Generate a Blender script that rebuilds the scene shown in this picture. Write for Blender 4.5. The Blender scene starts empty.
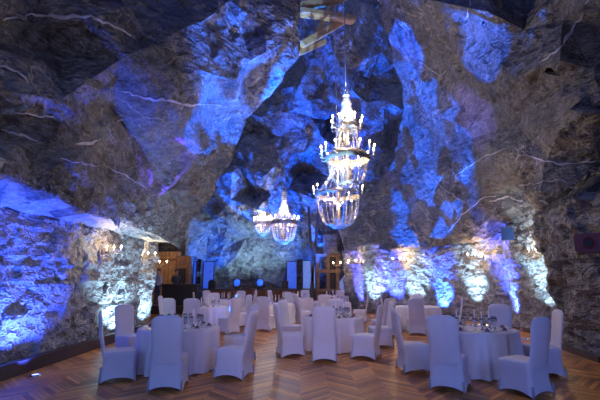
import bpy, bmesh, math, random
from mathutils import Vector, Matrix, noise
from mathutils.geometry import delaunay_2d_cdt, intersect_point_tri
from mathutils.bvhtree import BVHTree
sc = bpy.context.scene
C = sc.collection
PI = math.pi

# ------------------------------------------------------------------ camera
CAM_H = 1.65
TILT = math.atan(80 / 400)
cam = bpy.data.cameras.new('camera')
cam.sensor_width = 36; cam.lens = 24; cam.clip_end = 200
camo = bpy.data.objects.new('camera', cam)
camo.location = (0, 0, CAM_H); camo.rotation_euler = (PI / 2 + TILT, 0, 0)
C.objects.link(camo); sc.camera = camo
CT, ST = math.cos(TILT), math.sin(TILT)

def P(px, py, d):
    """world point seen at the photo's pixel, at the distance d down the hall"""
    u = 200 - py
    x, y, z = px - 300, 400 * CT - u * ST, u * CT + 400 * ST
    s = d / y
    return Vector((x * s, d, CAM_H + z * s))
def T(x, y):
    """floor point that a level camera would show at the same place"""
    px, py = 300 + 400 * x / y, 280 + 660 / y
    u = 200 - py; yy, zz = 400 * CT - u * ST, u * CT + 400 * ST
    d = -CAM_H * yy / zz
    return ((px - 300) * d / yy, d)
def pix(v):
    y, z = v[1], v[2] - CAM_H
    f = y * CT + z * ST
    u = -y * ST + z * CT
    return Vector((300 + 400 * v[0] / f, 200 - 400 * u / f))

# ------------------------------------------------------------------ world, exposure
w = bpy.data.worlds.new('world'); sc.world = w; w.use_nodes = True
bg = w.node_tree.nodes['Background']
bg.inputs[0].default_value = (0.20, 0.24, 0.62, 1); bg.inputs[1].default_value = 0.8
sc.view_settings.view_transform = 'Standard'; sc.view_settings.look = 'None'
sc.view_settings.gamma = 1; sc.view_settings.exposure = 0.0
sc.view_settings.use_curve_mapping = False
sc.cycles.use_denoising = True
sc.cycles.sample_clamp_indirect = 4.0
sc.cycles.max_bounces = 5

BLUE = (0.0, 0.125, 1.0); VIOLET = (0.10, 0.05, 1.0); COOL = (0.50, 0.78, 1.0); CYAN = (0.15, 0.5, 1.0); WARM = (1.0, 0.72, 0.42)
def lamp(kind, name, loc, col, power, target=None, angle=60, blend=0.3, radius=0.05, gobo=None, cut=.35):
    l = bpy.data.lights.new(name, kind); l.color = col; l.energy = power; l.shadow_soft_size = radius
    if kind == 'SPOT':
        l.spot_size = math.radians(angle); l.spot_blend = blend
    o = bpy.data.objects.new(name, l); o.location = loc; C.objects.link(o)
    if target is not None:
        o.rotation_euler = (Vector(target) - Vector(loc)).to_track_quat('-Z', 'Y').to_euler()
    if gobo:
        l.use_nodes = True; nt = l.node_tree; em = nt.nodes['Emission']
        tc = nt.nodes.new('ShaderNodeTexCoord')
        mp = nt.nodes.new('ShaderNodeMapping'); mp.inputs['Scale'].default_value = (gobo,) * 3
        mp.inputs['Location'].default_value = (loc[0], loc[1], power % 7)
        nz = nt.nodes.new('ShaderNodeTexNoise'); nz.inputs['Scale'].default_value = 1.3; nz.inputs['Detail'].default_value = 1
        mx = nt.nodes.new('ShaderNodeMix'); mx.data_type = 'VECTOR'; mx.inputs[0].default_value = 0.12
        vo = nt.nodes.new('ShaderNodeTexVoronoi'); vo.inputs['Scale'].default_value = 1.0
        sep = nt.nodes.new('ShaderNodeSeparateColor')
        rp = nt.nodes.new('ShaderNodeValToRGB')
        rp.color_ramp.elements[0].position = cut; rp.color_ramp.elements[0].color = (0.04, 0.04, 0.04, 1)
        rp.color_ramp.elements[1].position = cut + .3; rp.color_ramp.elements[1].color = (1, 1, 1, 1)
        L = nt.links.new
        L(tc.outputs['Normal'], mp.inputs[0]); L(mp.outputs[0], nz.inputs['Vector']); L(mp.outputs[0], mx.inputs[4]); L(nz.outputs['Color'], mx.inputs[5])
        L(mx.outputs[1], vo.inputs['Vector']); L(vo.outputs['Color'], sep.inputs[0]); L(sep.outputs[0], rp.inputs[0]); L(rp.outputs[0], em.inputs['Strength'])
    return o

# stage wash lights behind the camera, high on the walls
lamp('SPOT', 'wash_light', (-3.4, -2.0, 3.2), (0.08, 0.30, 1.0), 620, (-1.5, 8, 0.5), 80, 0.8, 0.5)
lamp('SPOT', 'wash_light', (3.8, -2.0, 3.2), (0.10, 0.26, 1.0), 620, (3.0, 8, 0.5), 80, 0.8, 0.5)
lamp('SPOT', 'wash_light', (0.0, -1.5, 3.2), (1.0, 0.72, 0.85), 1000, (0.3, 16, 0.8), 34, 1.0, 0.5)
# projectors that throw blue patterns on the ceiling: position, aimed at pixel/depth, cone, power, pattern scale
for loc, tgt, ang, pw, col, gb, cut in [
    ((3.6, 14.5, 0.4), (238, 45, 9.8), 44, 52000, BLUE, 13, .0),
    ((2.6, 15.5, 0.4), (262, 62, 11.2), 34, 19000, BLUE, 9, .05),
    ((2.2, 12.5, 0.4), (240, 25, 9.2), 26, 9000, BLUE, 10, .1),
    ((1.0, 12.5, 0.4), (182, 14, 7.3), 9, 6500, BLUE, None, 0),
    ((3.0, 12.0, 0.4), (172, 168, 11.0), 15, 12000, VIOLET, 14, .3),
    ((2.0, 12.0, 0.4), (222, 110, 11.0), 24, 10000, BLUE, 15, .4),
    ((-3.8, 13.5, 0.4), (415, 55, 13), 46, 46000, BLUE, 12, .3),
    ((-3.0, 16.5, 0.4), (400, 165, 18), 46, 23000, BLUE, 14, .3),
    ((-3.0, 12.5, 0.4), (430, 120, 14), 30, 5000, (0.4, 0.45, 1), 22, .3),
    ((-1.5, 10.5, 0.4), (477, 44, 10.5), 13, 15000, BLUE, None, 0),
    ((-1.5, 12.5, 0.4), (466, 122, 13.0), 15, 5000, (0.25, 0.2, 1), None, .2),
    ((-0.5, 11.0, 0.4), (503, 78, 10.3), 6, 2600, (0.35, 0.25, 1), None, 0),
    ((-3.0, 13.0, 0.4), (492, 180, 13.0), 24, 9000, BLUE, 15, .4),
    ((-1.0, 25.0, 0.3), (300, 100, 26), 75, 15000, BLUE, 12, .3),
    ((1.2, 24.5, 0.3), (280, 60, 24), 60, 15000, (0.0, 0.10, 1.0), 12, .3),
    ((0.5, 12.0, 0.4), (335, 30, 15), 40, 30000, (0.0, 0.10, 1.0), 11, .3),
    ((1.0, 9.0, 0.4), (325, 22, 12.9), 15, 9000, (0.25, 0.55, 1.0), None, 0),
    ((-1.0, 26.6, 0.3), (240, 245, 30), 50, 900, (0.18, 0.42, 1.0), None, 0),
]:
    lamp('SPOT', 'projector_light', loc, col, pw * 1.2, P(*tgt), ang, 0.12 if gb else (0.9 if pw < 6000 else 0.3), 0.02, gb, cut)
lamp('SPOT', 'added_fill_spot', (-.5, .3, 1.2), (0.80, 0.76, 1.0), 280, (0, 6, 9), 150, 1.0, .05)  # unseen fill added to lift the dark upper rock facets

# ------------------------------------------------------------------ materials
def newmat(name):
    m = bpy.data.materials.new(name); m.use_nodes = True
    return m, m.node_tree, m.node_tree.nodes['Principled BSDF']
def plain(name, col, rough=0.5, metal=0.0, emit=None, estr=0, bump=0, bscale=40, spec=0.5, var=0.06):
    m, nt, b = newmat(name)
    b.inputs['Roughness'].default_value = rough; b.inputs['Metallic'].default_value = metal
    b.inputs['Specular IOR Level'].default_value = spec
    tc = nt.nodes.new('ShaderNodeTexCoord'); nz = nt.nodes.new('ShaderNodeTexNoise'); nz.inputs['Scale'].default_value = 6; nz.inputs['Detail'].default_value = 3
    rp = nt.nodes.new('ShaderNodeValToRGB')
    rp.color_ramp.elements[0].position = .3; rp.color_ramp.elements[0].color = (*[c * (1 - var) for c in col], 1)
    rp.color_ramp.elements[1].position = .7; rp.color_ramp.elements[1].color = (*[min(1, c * (1 + var)) for c in col], 1)
    nt.links.new(tc.outputs['Object'], nz.inputs['Vector']); nt.links.new(nz.outputs[0], rp.inputs[0]); nt.links.new(rp.outputs[0], b.inputs['Base Color'])
    if emit:
        b.inputs['Emission Color'].default_value = (*emit, 1); b.inputs['Emission Strength'].default_value = estr
    if bump:
        n2 = nt.nodes.new('ShaderNodeTexNoise'); n2.inputs['Scale'].default_value = bscale; n2.inputs['Detail'].default_value = 4
        bp = nt.nodes.new('ShaderNodeBump'); bp.inputs['Strength'].default_value = bump; bp.inputs['Distance'].default_value = 0.02
        nt.links.new(tc.outputs['Object'], n2.inputs['Vector']); nt.links.new(n2.outputs[0], bp.inputs['Height']); nt.links.new(bp.outputs[0], b.inputs['Normal'])
    return m

def rockmat(name, dark, light, vein=0.6, vscale=0.35, bumpd=0.25, chunk=1.0, rough=0.55, veinamt=0.5, stretch=3.5, threads=0.28):
    m, nt, b = newmat(name); N = nt.nodes.new; L = nt.links.new
    b.inputs['Roughness'].default_value = rough; b.inputs['Specular IOR Level'].default_value = 0.5
    tc = N('ShaderNodeTexCoord')
    def noi(s, det, rg=0.6, dist=0.0, vec=None):
        n = N('ShaderNodeTexNoise'); n.inputs['Scale'].default_value = s; n.inputs['Detail'].default_value = det
        n.inputs['Roughness'].default_value = rg; n.inputs['Distortion'].default_value = dist
        L(vec or tc.outputs['Object'], n.inputs['Vector']); return n.outputs[0]
    def math_(op, a, bb=None, clamp=False):
        n = N('ShaderNodeMath'); n.operation = op; n.use_clamp = clamp
        for i, v in enumerate((a, bb)):
            if v is None: continue
            if isinstance(v, (int, float)): n.inputs[i].default_value = v
            else: L(v, n.inputs[i])
        return n.outputs[0]
    mp = N('ShaderNodeMapping'); mp.inputs['Rotation'].default_value = (0.5, 0.6, 0.4); mp.inputs['Scale'].default_value = (1, 1, stretch)
    L(tc.outputs['Object'], mp.inputs[0])
    big = noi(0.5, 4); mid = noi(4.5 * chunk, 7, 0.72, 0.5); fine = noi(20, 6, 0.75); stri = noi(3.2, 7, 0.7, 0.9, mp.outputs[0])
    mixv = math_('ADD', math_('MULTIPLY', big, 0.25), math_('ADD', math_('MULTIPLY', fine, 0.30), math_('MULTIPLY', stri, 0.45)))
    rp = N('ShaderNodeValToRGB'); e = rp.color_ramp.elements
    e[0].position = 0.41; e[0].color = (*dark, 1); e[1].position = 0.59; e[1].color = (*light, 1)
    L(mixv, rp.inputs[0])
    thn = noi(1.6, 6, 0.68, 1.0, mp.outputs[0])
    thr = math_('SUBTRACT', 1.0, math_('MULTIPLY', math_('ABSOLUTE', math_('SUBTRACT', thn, 0.5)), 34.0), True)
    thr = math_('MULTIPLY', thr, math_('MULTIPLY', math_('SUBTRACT', noi(0.9, 3), 0.40), 5.0, True))
    thr = math_('MULTIPLY', thr, threads)
    # thin salt veins
    vn = noi(vscale, 6, 0.62, 0.6)
    band = math_('SUBTRACT', 1.0, math_('MULTIPLY', math_('ABSOLUTE', math_('SUBTRACT', vn, 0.5)), 90.0), True)
    mask = math_('MULTIPLY', math_('SUBTRACT', noi(0.45, 2), 0.47), 12.0, True)
    vf = math_('MAXIMUM', math_('MULTIPLY', math_('MULTIPLY', band, mask), veinamt), thr)
    mx = N('ShaderNodeMix'); mx.data_type = 'RGBA'; L(vf, mx.inputs[0]); L(rp.outputs[0], mx.inputs[6]); mx.inputs[7].default_value = (vein, vein, vein * 1.02, 1)
    L(mx.outputs[2], b.inputs['Base Color'])
    vor = N('ShaderNodeTexVoronoi'); vor.inputs['Scale'].default_value = 4 * chunk
    mv = N('ShaderNodeMix'); mv.data_type = 'VECTOR'; mv.inputs[0].default_value = 0.15
    nn = N('ShaderNodeTexNoise'); nn.inputs['Scale'].default_value = 3; L(tc.outputs['Object'], nn.inputs['Vector'])
    L(mp.outputs[0], mv.inputs[4]); L(nn.outputs['Color'], mv.inputs[5]); L(mv.outputs[1], vor.inputs['Vector'])
    v2 = N('ShaderNodeTexVoronoi'); v2.inputs['Scale'].default_value = 14 * chunk; L(mv.outputs[1], v2.inputs['Vector'])
    mid2 = noi(2.5 * chunk, 3, 0.5, 0.4, mp.outputs[0])
    h = math_('ADD', math_('MULTIPLY', mid2, 0.6), math_('ADD', math_('MULTIPLY', fine, 0.06), math_('ADD', math_('MULTIPLY', v2.outputs[0], 0.14), math_('MULTIPLY', vor.outputs[0], 0.35))))
    bp = N('ShaderNodeBump'); bp.inputs['Strength'].default_value = 1.0; bp.inputs['Distance'].default_value = bumpd
    L(h, bp.inputs['Height']); L(bp.outputs[0], b.inputs['Normal'])
    return m
M = {}
M['rock'] = rockmat('rock_grey', (0.028, 0.027, 0.029), (0.225, 0.22, 0.225), bumpd=0.24, stretch=1.8)
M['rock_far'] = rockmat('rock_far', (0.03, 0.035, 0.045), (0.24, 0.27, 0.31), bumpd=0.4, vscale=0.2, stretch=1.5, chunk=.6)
M['rock_wall'] = rockmat('rock_wall', (0.10, 0.11, 0.12), (0.42, 0.44, 0.46), bumpd=0.34, chunk=1.3, vscale=0.6, stretch=1.4, threads=.75)
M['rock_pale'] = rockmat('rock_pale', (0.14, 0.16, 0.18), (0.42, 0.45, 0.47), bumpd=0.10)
M['vein'] = plain('salt_vein', (0.48, 0.46, 0.52), 0.6, bump=0.6, bscale=20, var=.3)
M['cover'] = plain('spandex', (0.60, 0.58, 0.66), 0.75, bump=0.05, bscale=300, var=.03)
M['cloth'] = plain('table_linen', (0.70, 0.67, 0.74), 0.8, bump=0.1, bscale=200, var=.03)
M['foot'] = plain('foot_cap', (0.30, 0.29, 0.33), 0.4)
M['wood'] = plain('timber', (0.16, 0.085, 0.045), 0.55, bump=.5, bscale=30, var=.35)
M['plank'] = plain('pale_timber', (0.42, 0.27, 0.13), 0.6, bump=.5, bscale=20, var=.3)
M['darkwood'] = plain('dark_timber', (0.035, 0.025, 0.022), 0.4, bump=.3, var=.3)
M['black'] = plain('black_fabric', (0.012, 0.012, 0.016), 0.6)
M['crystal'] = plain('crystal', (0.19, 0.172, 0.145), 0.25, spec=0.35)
M['crystal_lit'] = plain('crystal_lit', (0.50, 0.47, 0.44), 0.25, spec=0.6)  # paler copy of the crystal, lamp glow put into its colour
M['brass'] = plain('aged_brass', (0.22, 0.17, 0.11), 0.4, metal=0.3)
M['candle'] = plain('candle_wax', (0.85, 0.80, 0.80), 0.4)
M['bulb'] = plain('lit_bulb', (1, .9, .7), 0.3, emit=(1.0, 0.80, 0.52), estr=26)
M['bulb_s'] = plain('lit_bulb_far', (1, .9, .7), 0.3, emit=(1.0, 0.72, 0.40), estr=22)
M['white'] = plain('white_china', (0.8, 0.8, 0.83), 0.2)
M['napkin'] = plain('napkin', (0.16, 0.07, 0.09), 0.8)
M['steel'] = plain('steel', (0.6, 0.6, 0.62), 0.25, metal=1)
M['red'] = plain('red_paint', (0.13, 0.014, 0.028), 0.5, bump=.3, var=.25)
M['bluebox'] = plain('blue_housing', (0.03, 0.09, 0.30), 0.5)
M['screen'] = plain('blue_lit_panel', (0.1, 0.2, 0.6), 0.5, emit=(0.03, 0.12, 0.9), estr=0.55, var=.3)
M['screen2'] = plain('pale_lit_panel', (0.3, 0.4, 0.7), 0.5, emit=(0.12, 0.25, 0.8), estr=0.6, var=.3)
M['lens'] = plain('floor_light_lens', (0.3, 0.3, 0.6), 0.1, emit=(0.30, 0.40, 1.0), estr=6)
M['lensw'] = plain('white_light_lens', (0.6, 0.6, 0.6), 0.1, emit=(0.6, 0.85, 1.0), estr=7)
M['orb'] = plain('blue_stage_lens', (0.05, 0.1, 0.5), 0.1, emit=(0.02, 0.12, 1.0), estr=1.2)
M['skin'] = plain('skin', (0.45, 0.28, 0.2), 0.6)
M['shirt'] = plain('pale_shirt', (0.5, 0.52, 0.62), 0.8)
M['navy'] = plain('dark_clothes', (0.03, 0.035, 0.06), 0.8)
M['hair'] = plain('hair', (0.03, 0.02, 0.015), 0.7)
M['drape'] = plain('brown_skirting', (0.14, 0.055, 0.025), 0.7, var=.2)
m, nt, b = newmat('clear_glass'); b.inputs['Base Color'].default_value = (.9, .92, 1, 1); b.inputs['Roughness'].default_value = 0.03
b.inputs['Transmission Weight'].default_value = 0.85; b.inputs['IOR'].default_value = 1.45; M['glass'] = m

# parquet: zigzag of boards
m, nt, b = newmat('parquet'); N = nt.nodes.new; L = nt.links.new
tc = N('ShaderNodeTexCoord'); sp = N('ShaderNodeSeparateXYZ'); L(tc.outputs['Object'], sp.inputs[0])
def mth(op, a, bb=None):
    n = N('ShaderNodeMath'); n.operation = op
    for i, v in enumerate((a, bb)):
        if v is None: continue
        if isinstance(v, (int, float)): n.inputs[i].default_value = v
        else: L(v, n.inputs[i])
    return n.outputs[0]
xw = mth('MULTIPLY', sp.outputs[0], 1 / 0.9)
tri = mth('ABSOLUTE', mth('SUBTRACT', mth('FRACT', xw), 0.5))
col_ = mth('FLOOR', mth('MULTIPLY', xw, 2.0))
v = mth('MULTIPLY', mth('ADD', sp.outputs[1], mth('MULTIPLY', tri, 0.9)), 1 / 0.11)
row = mth('FLOOR', v)
cb = N('ShaderNodeCombineXYZ'); L(row, cb.inputs[0]); L(col_, cb.inputs[1])
wn = N('ShaderNodeTexWhiteNoise'); L(cb.outputs[0], wn.inputs['Vector'])
nz = N('ShaderNodeTexNoise'); nz.inputs['Scale'].default_value = 5; nz.inputs['Detail'].default_value = 4; L(tc.outputs['Object'], nz.inputs['Vector'])
val = mth('ADD', mth('MULTIPLY', wn.outputs[0], 0.65), mth('MULTIPLY', nz.outputs[0], 0.35))
rp = N('ShaderNodeValToRGB'); e = rp.color_ramp.elements
e[0].position = .15; e[0].color = (0.27, 0.095, 0.022, 1); e[1].position = .85; e[1].color = (0.82, 0.36, 0.085, 1)
L(val, rp.inputs[0])
seam = mth('LESS_THAN', mth('FRACT', v), 0.07)
mx = N('ShaderNodeMix'); mx.data_type = 'RGBA'; L(seam, mx.inputs[0]); L(rp.outputs[0], mx.inputs[6]); mx.inputs[7].default_value = (0.02, 0.012, 0.01, 1)
L(mx.outputs[2], b.inputs['Base Color']); b.inputs['Roughness'].default_value = 0.36; b.inputs['Specular IOR Level'].default_value = 0.2
bp = N('ShaderNodeBump'); bp.inputs['Strength'].default_value = .25; bp.inputs['Distance'].default_value = .02; L(nz.outputs[0], bp.inputs['Height']); L(bp.outputs[0], b.inputs['Normal'])
M['floor'] = m

# ------------------------------------------------------------------ mesh helpers
def obj(name, verts, faces, mat, parent=None, smooth=True, loc=None):
    me = bpy.data.meshes.new(name); me.from_pydata([tuple(v) for v in verts], [], faces); me.update()
    if smooth:
        for p in me.polygons: p.use_smooth = True
    me.materials.append(mat)
    o = bpy.data.objects.new(name, me); C.objects.link(o)
    if parent: o.parent = parent
    if loc is not None: o.location = loc
    return o
def bmobj(name, bm, mat, parent=None, smooth=False, loc=None, sharp=None):
    me = bpy.data.meshes.new(name); bm.to_mesh(me); bm.free()
    for p in me.polygons: p.use_smooth = smooth
    me.materials.append(mat)
    if sharp: me.set_sharp_from_angle(angle=math.radians(sharp))
    o = bpy.data.objects.new(name, me); C.objects.link(o)
    if parent: o.parent = parent
    if loc is not None: o.location = loc
    return o
def empty(name, loc=(0, 0, 0), rz=0):
    o = bpy.data.objects.new(name, None); C.objects.link(o); o.location = loc; o.rotation_euler = (0, 0, rz); o.empty_display_size = .1
    return o
def tag(o, label, cat, group=None, kind=None):
    o['label'] = label; o['category'] = cat
    if group: o['group'] = group
    if kind: o['kind'] = kind
    return o
def struct(o):
    o['kind'] = 'structure'; return o
def box(bm, c, s, rot=None, bev=0.0):
    r = bmesh.ops.create_cube(bm, size=1)
    vs = r['verts']
    bmesh.ops.scale(bm, vec=s, verts=vs)
    if bev:
        es = list({e for v in vs for e in v.link_edges})
        rr = bmesh.ops.bevel(bm, geom=es, offset=bev, segments=2, affect='EDGES')
        vs = list({v for f in rr['faces'] for v in f.verts} | {v for v in vs if v.is_valid})
    if rot is not None: bmesh.ops.rotate(bm, verts=vs, matrix=rot)
    bmesh.ops.translate(bm, vec=c, verts=vs)
def lathe(prof, n=16, closed=False):
    """prof: list of (r,z)"""
    V, F = [], []
    for r, z in prof:
        for k in range(n):
            a = 2 * PI * k / n; V.append((r * math.cos(a), r * math.sin(a), z))
    for i in range(len(prof) - 1):
        for k in range(n):
            k2 = (k + 1) % n
            F.append((i * n + k, i * n + k2, (i + 1) * n + k2, (i + 1) * n + k))
    return V, F
def tube(path, rad, n=6, V=None, F=None):
    V = [] if V is None else V; F = [] if F is None else F
    path = [Vector(p) for p in path]; b0 = len(V)
    for i, p in enumerate(path):
        t = (path[min(i + 1, len(path) - 1)] - path[max(i - 1, 0)]).normalized()
        a = t.orthogonal().normalized() if abs(t.z) > .99 else t.cross(Vector((0, 0, 1))).normalized()
        bb = t.cross(a)
        r = rad[i] if isinstance(rad, (list, tuple)) else rad
        for k in range(n):
            an = 2 * PI * k / n; V.append(p + a * (r * math.cos(an)) + bb * (r * math.sin(an)))
    for i in range(len(path) - 1):
        for k in range(n):
            k2 = (k + 1) % n; F.append((b0 + i * n + k, b0 + i * n + k2, b0 + (i + 1) * n + k2, b0 + (i + 1) * n + k))
    F.append(tuple(b0 + k for k in range(n))[::-1]); F.append(tuple(b0 + (len(path) - 1) * n + k for k in range(n)))
    return V, F
def copy_tree(o, parent=None):
    c = o.copy(); C.objects.link(c); c.parent = parent
    for ch in list(o.children): copy_tree(ch, c)
    return c

# ------------------------------------------------------------------ rock masses
def conv(q):
    if q[0] == 'w':
        v = Vector(q[1:4]); p = pix(v); return (p.x, p.y, q[2])
    return q
def rock(name, bnd, inner, mat, seed, spacing=34, jit=0.03, amp=0.10, target=0.26, solid=0.5, win=(-40, -60, 640, 320), keep_back=False):
    rnd = random.Random(seed)
    b = [conv(q) for q in bnd]; it = [conv(q) for q in inner]
    poly = [(q[0], q[1]) for q in b]
    def inside(x, y):
        c = False; n = len(poly)
        for i in range(n):
            x1, y1 = poly[i]; x2, y2 = poly[(i + 1) % n]
            if (y1 > y) != (y2 > y) and x < (x2 - x1) * (y - y1) / (y2 - y1) + x1: c = not c
        return c
    def dep(x, y):
        s = ws = 0
        for q in b + it:
            dd = (q[0] - x) ** 2 + (q[1] - y) ** 2 + 1; wt = dd ** -1.5
            s += wt / q[2]; ws += wt
        return ws / s
    pts = list(b) + [q for q in it if inside(q[0], q[1])]
    base = len(pts)
    for _ in range(3000):
        x, y = rnd.uniform(win[0], win[2]), rnd.uniform(win[1], win[3])
        if not inside(x, y): continue
        if min((q[0] - x) ** 2 + (q[1] - y) ** 2 for q in pts) < spacing ** 2: continue
        pts.append((x, y, max(dep(x, y) * (1 + rnd.uniform(-jit, jit)), (31.4 if keep_back and y > 248 and 185 < x < 325 else 0))))
    nb = len(b)
    vs, es, fs, *_ = delaunay_2d_cdt([Vector((q[0], q[1])) for q in pts], [(i, (i + 1) % nb) for i in range(nb)], [], 1, 1e-4)
    bm = bmesh.new(); V = []
    for i, v in enumerate(vs):
        j = min(range(len(pts)), key=lambda k: (pts[k][0] - v.x) ** 2 + (pts[k][1] - v.y) ** 2)
        V.append(bm.verts.new(P(v.x, v.y, pts[j][2])))
    camp = Vector((0, 0, CAM_H))
    for f in fs:
        try: fa = bm.faces.new([V[k] for k in f])
        except ValueError: continue
    bm.normal_update()
    for f in bm.faces:
        if f.normal.dot(camp - f.calc_center_median()) < 0: f.normal_flip()
    # split long edges, then roughen
    for _ in range(6):
        es = [e for e in bm.edges if e.calc_length() > target]
        if not es: break
        bmesh.ops.subdivide_edges(bm, edges=es, cuts=1, use_grid_fill=False)
        bmesh.ops.triangulate(bm, faces=[f for f in bm.faces if len(f.verts) > 3])
        if len(bm.faces) > 90000: break
    bm.normal_update()
    for v in bm.verts:
        n = v.normal; c = v.co
        a = noise.fractal(c * 0.9 + Vector((seed, 0, 0)), 1.0, 2.1, 4) * amp * .6
        vd = noise.voronoi(Vector((c.x * .9 + c.z * .3, c.y * .9, c.z * .7 - c.x * .2)) + Vector((seed, seed, 0)))[0]
        a += (vd[1] - vd[0]) * amp * 1.3
        q = c * 1.3
        a += (noise.cell(Vector((q.x + .6 * q.z, q.y - .4 * q.x, q.z * 1.7 + .3 * q.y))) - .5) * amp * .7
        v.co = c + n * a
    o = bmobj(name, bm, mat, smooth=True, sharp=11)
    if solid:
        md = o.modifiers.new('thick', 'SOLIDIFY'); md.thickness = solid; md.offset = -1
    return struct(o)

left_mass = rock('wall_upper_left', [('w', -4.6, 1.5, 3.2), ('w', -4.6, 4, 3.2), (0, 174, 5.8), (28, 186, 6.5), (60, 200, 7.3), (85, 213, 8.2), (110, 219, 9.5), (157, 235, 13), (180, 249, 15),
    (192, 222, 14.6), (205, 205, 14.2), (218, 182, 13.8), (232, 160, 13.5), (240, 134, 13.2), (250, 115, 13), (272, 94, 12.5), (285, 75, 12), (298, 55, 11.6), (303, 36, 11.2), (300, 12, 10.6), (303, -20, 10.3),
    ('w', .3, 8.5, 10.5), ('w', .3, 1.5, 9.5), ('w', -2.2, 1.5, 8.2), ('w', -3.9, 1.5, 5.6)],
    [(0, 0, 5.6), (150, 0, 8.1), (0, 90, 5.6), (60, 100, 6.6), (120, 60, 7.3), (48, 172, 6.9), (56, 150, 7.2), (120, 180, 9.4), (165, 190, 11.8), (200, 150, 11.3), (160, 100, 8.4), (200, 70, 8.9), (230, 0, 9.5),
     (250, 60, 10.6), (232, 80, 10.0), (242, 35, 10.4), (222, 48, 9.3), (264, 76, 12.2), (236, 98, 11.0), (266, 52, 10.4), (247, 88, 12.3), (214, 130, 12.1), (200, 175, 13.2), (186, 190, 12.5), (212, 60, 9.4), (196, 95, 9.3), (225, 110, 11.6), (180, 30, 8.3), (90, 20, 6.7), (265, 30, 10.2), (205, 20, 8.9), (210, 100, 10.6), (190, 120, 9.8)], M['rock'], 3, spacing=36, jit=.02)
right_mass = rock('wall_upper_right', [(345, 253, 23), (381, 250, 20.6), (420, 248, 18.5), (450, 245, 17), (480, 241, 15.3), (496, 237, 14.4), (503, 224, 13.8), (520, 226, 13.2), (541, 230, 12.5), (547, 208, 11), (570, 196, 10.2), (605, 200, 9.3),
    ('w', 6.6, 5, 3.6), ('w', 6.6, 1.5, 3.6), ('w', 5.5, 1.5, 6), ('w', 3.5, 1.5, 8.4), ('w', .3, 1.5, 9.5), ('w', .3, 8.5, 10.5), (372, -30, 12), (377, 0, 12.5), (385, 30, 13.5), (392, 60, 15), (402, 85, 16), (405, 110, 17.5), (398, 135, 19), (395, 160, 20), (375, 185, 22), (360, 200, 23), (338, 225, 24.5)],
    [(600, 0, 6.7), (600, 100, 7.2), (500, 0, 9.4), (430, 0, 10.5), (440, 60, 12.9), (455, 35, 11), (488, 12, 9), (478, 72, 11), (510, 80, 9.8), (470, 100, 12.8), (560, 60, 7.9), (560, 130, 8.9), (500, 150, 11.6), (470, 140, 14.2), (540, 190, 10.6), (450, 150, 15.2), (430, 200, 17.5), (480, 200, 14.2), (400, 215, 20), (420, 100, 15.5), (415, 150, 18), (520, 195, 12.3)],
    M['rock'], 11, spacing=30, jit=.022)
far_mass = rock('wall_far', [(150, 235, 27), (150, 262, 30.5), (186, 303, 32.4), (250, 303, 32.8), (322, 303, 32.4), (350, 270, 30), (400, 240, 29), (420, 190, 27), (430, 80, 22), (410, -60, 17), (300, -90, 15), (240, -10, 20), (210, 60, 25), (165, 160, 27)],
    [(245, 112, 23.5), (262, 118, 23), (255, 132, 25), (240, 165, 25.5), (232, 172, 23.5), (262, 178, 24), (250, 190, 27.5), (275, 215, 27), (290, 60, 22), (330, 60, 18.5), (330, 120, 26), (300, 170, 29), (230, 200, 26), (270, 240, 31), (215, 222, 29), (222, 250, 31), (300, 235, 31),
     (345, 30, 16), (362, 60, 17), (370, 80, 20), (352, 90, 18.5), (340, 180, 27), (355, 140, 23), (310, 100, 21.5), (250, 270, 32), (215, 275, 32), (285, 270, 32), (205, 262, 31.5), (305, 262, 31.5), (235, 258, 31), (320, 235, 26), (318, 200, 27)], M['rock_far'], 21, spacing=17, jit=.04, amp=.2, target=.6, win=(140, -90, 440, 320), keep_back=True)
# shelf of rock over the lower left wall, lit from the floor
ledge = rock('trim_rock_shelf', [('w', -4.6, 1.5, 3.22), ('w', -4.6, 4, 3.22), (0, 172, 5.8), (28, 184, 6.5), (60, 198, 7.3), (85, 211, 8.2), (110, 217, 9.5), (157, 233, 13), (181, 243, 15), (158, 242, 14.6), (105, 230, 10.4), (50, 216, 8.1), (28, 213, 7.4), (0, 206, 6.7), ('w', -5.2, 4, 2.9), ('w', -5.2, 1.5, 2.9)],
    [], M['rock_pale'], 5, spacing=14, jit=.008, amp=.05, target=.2, solid=.2)

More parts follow.
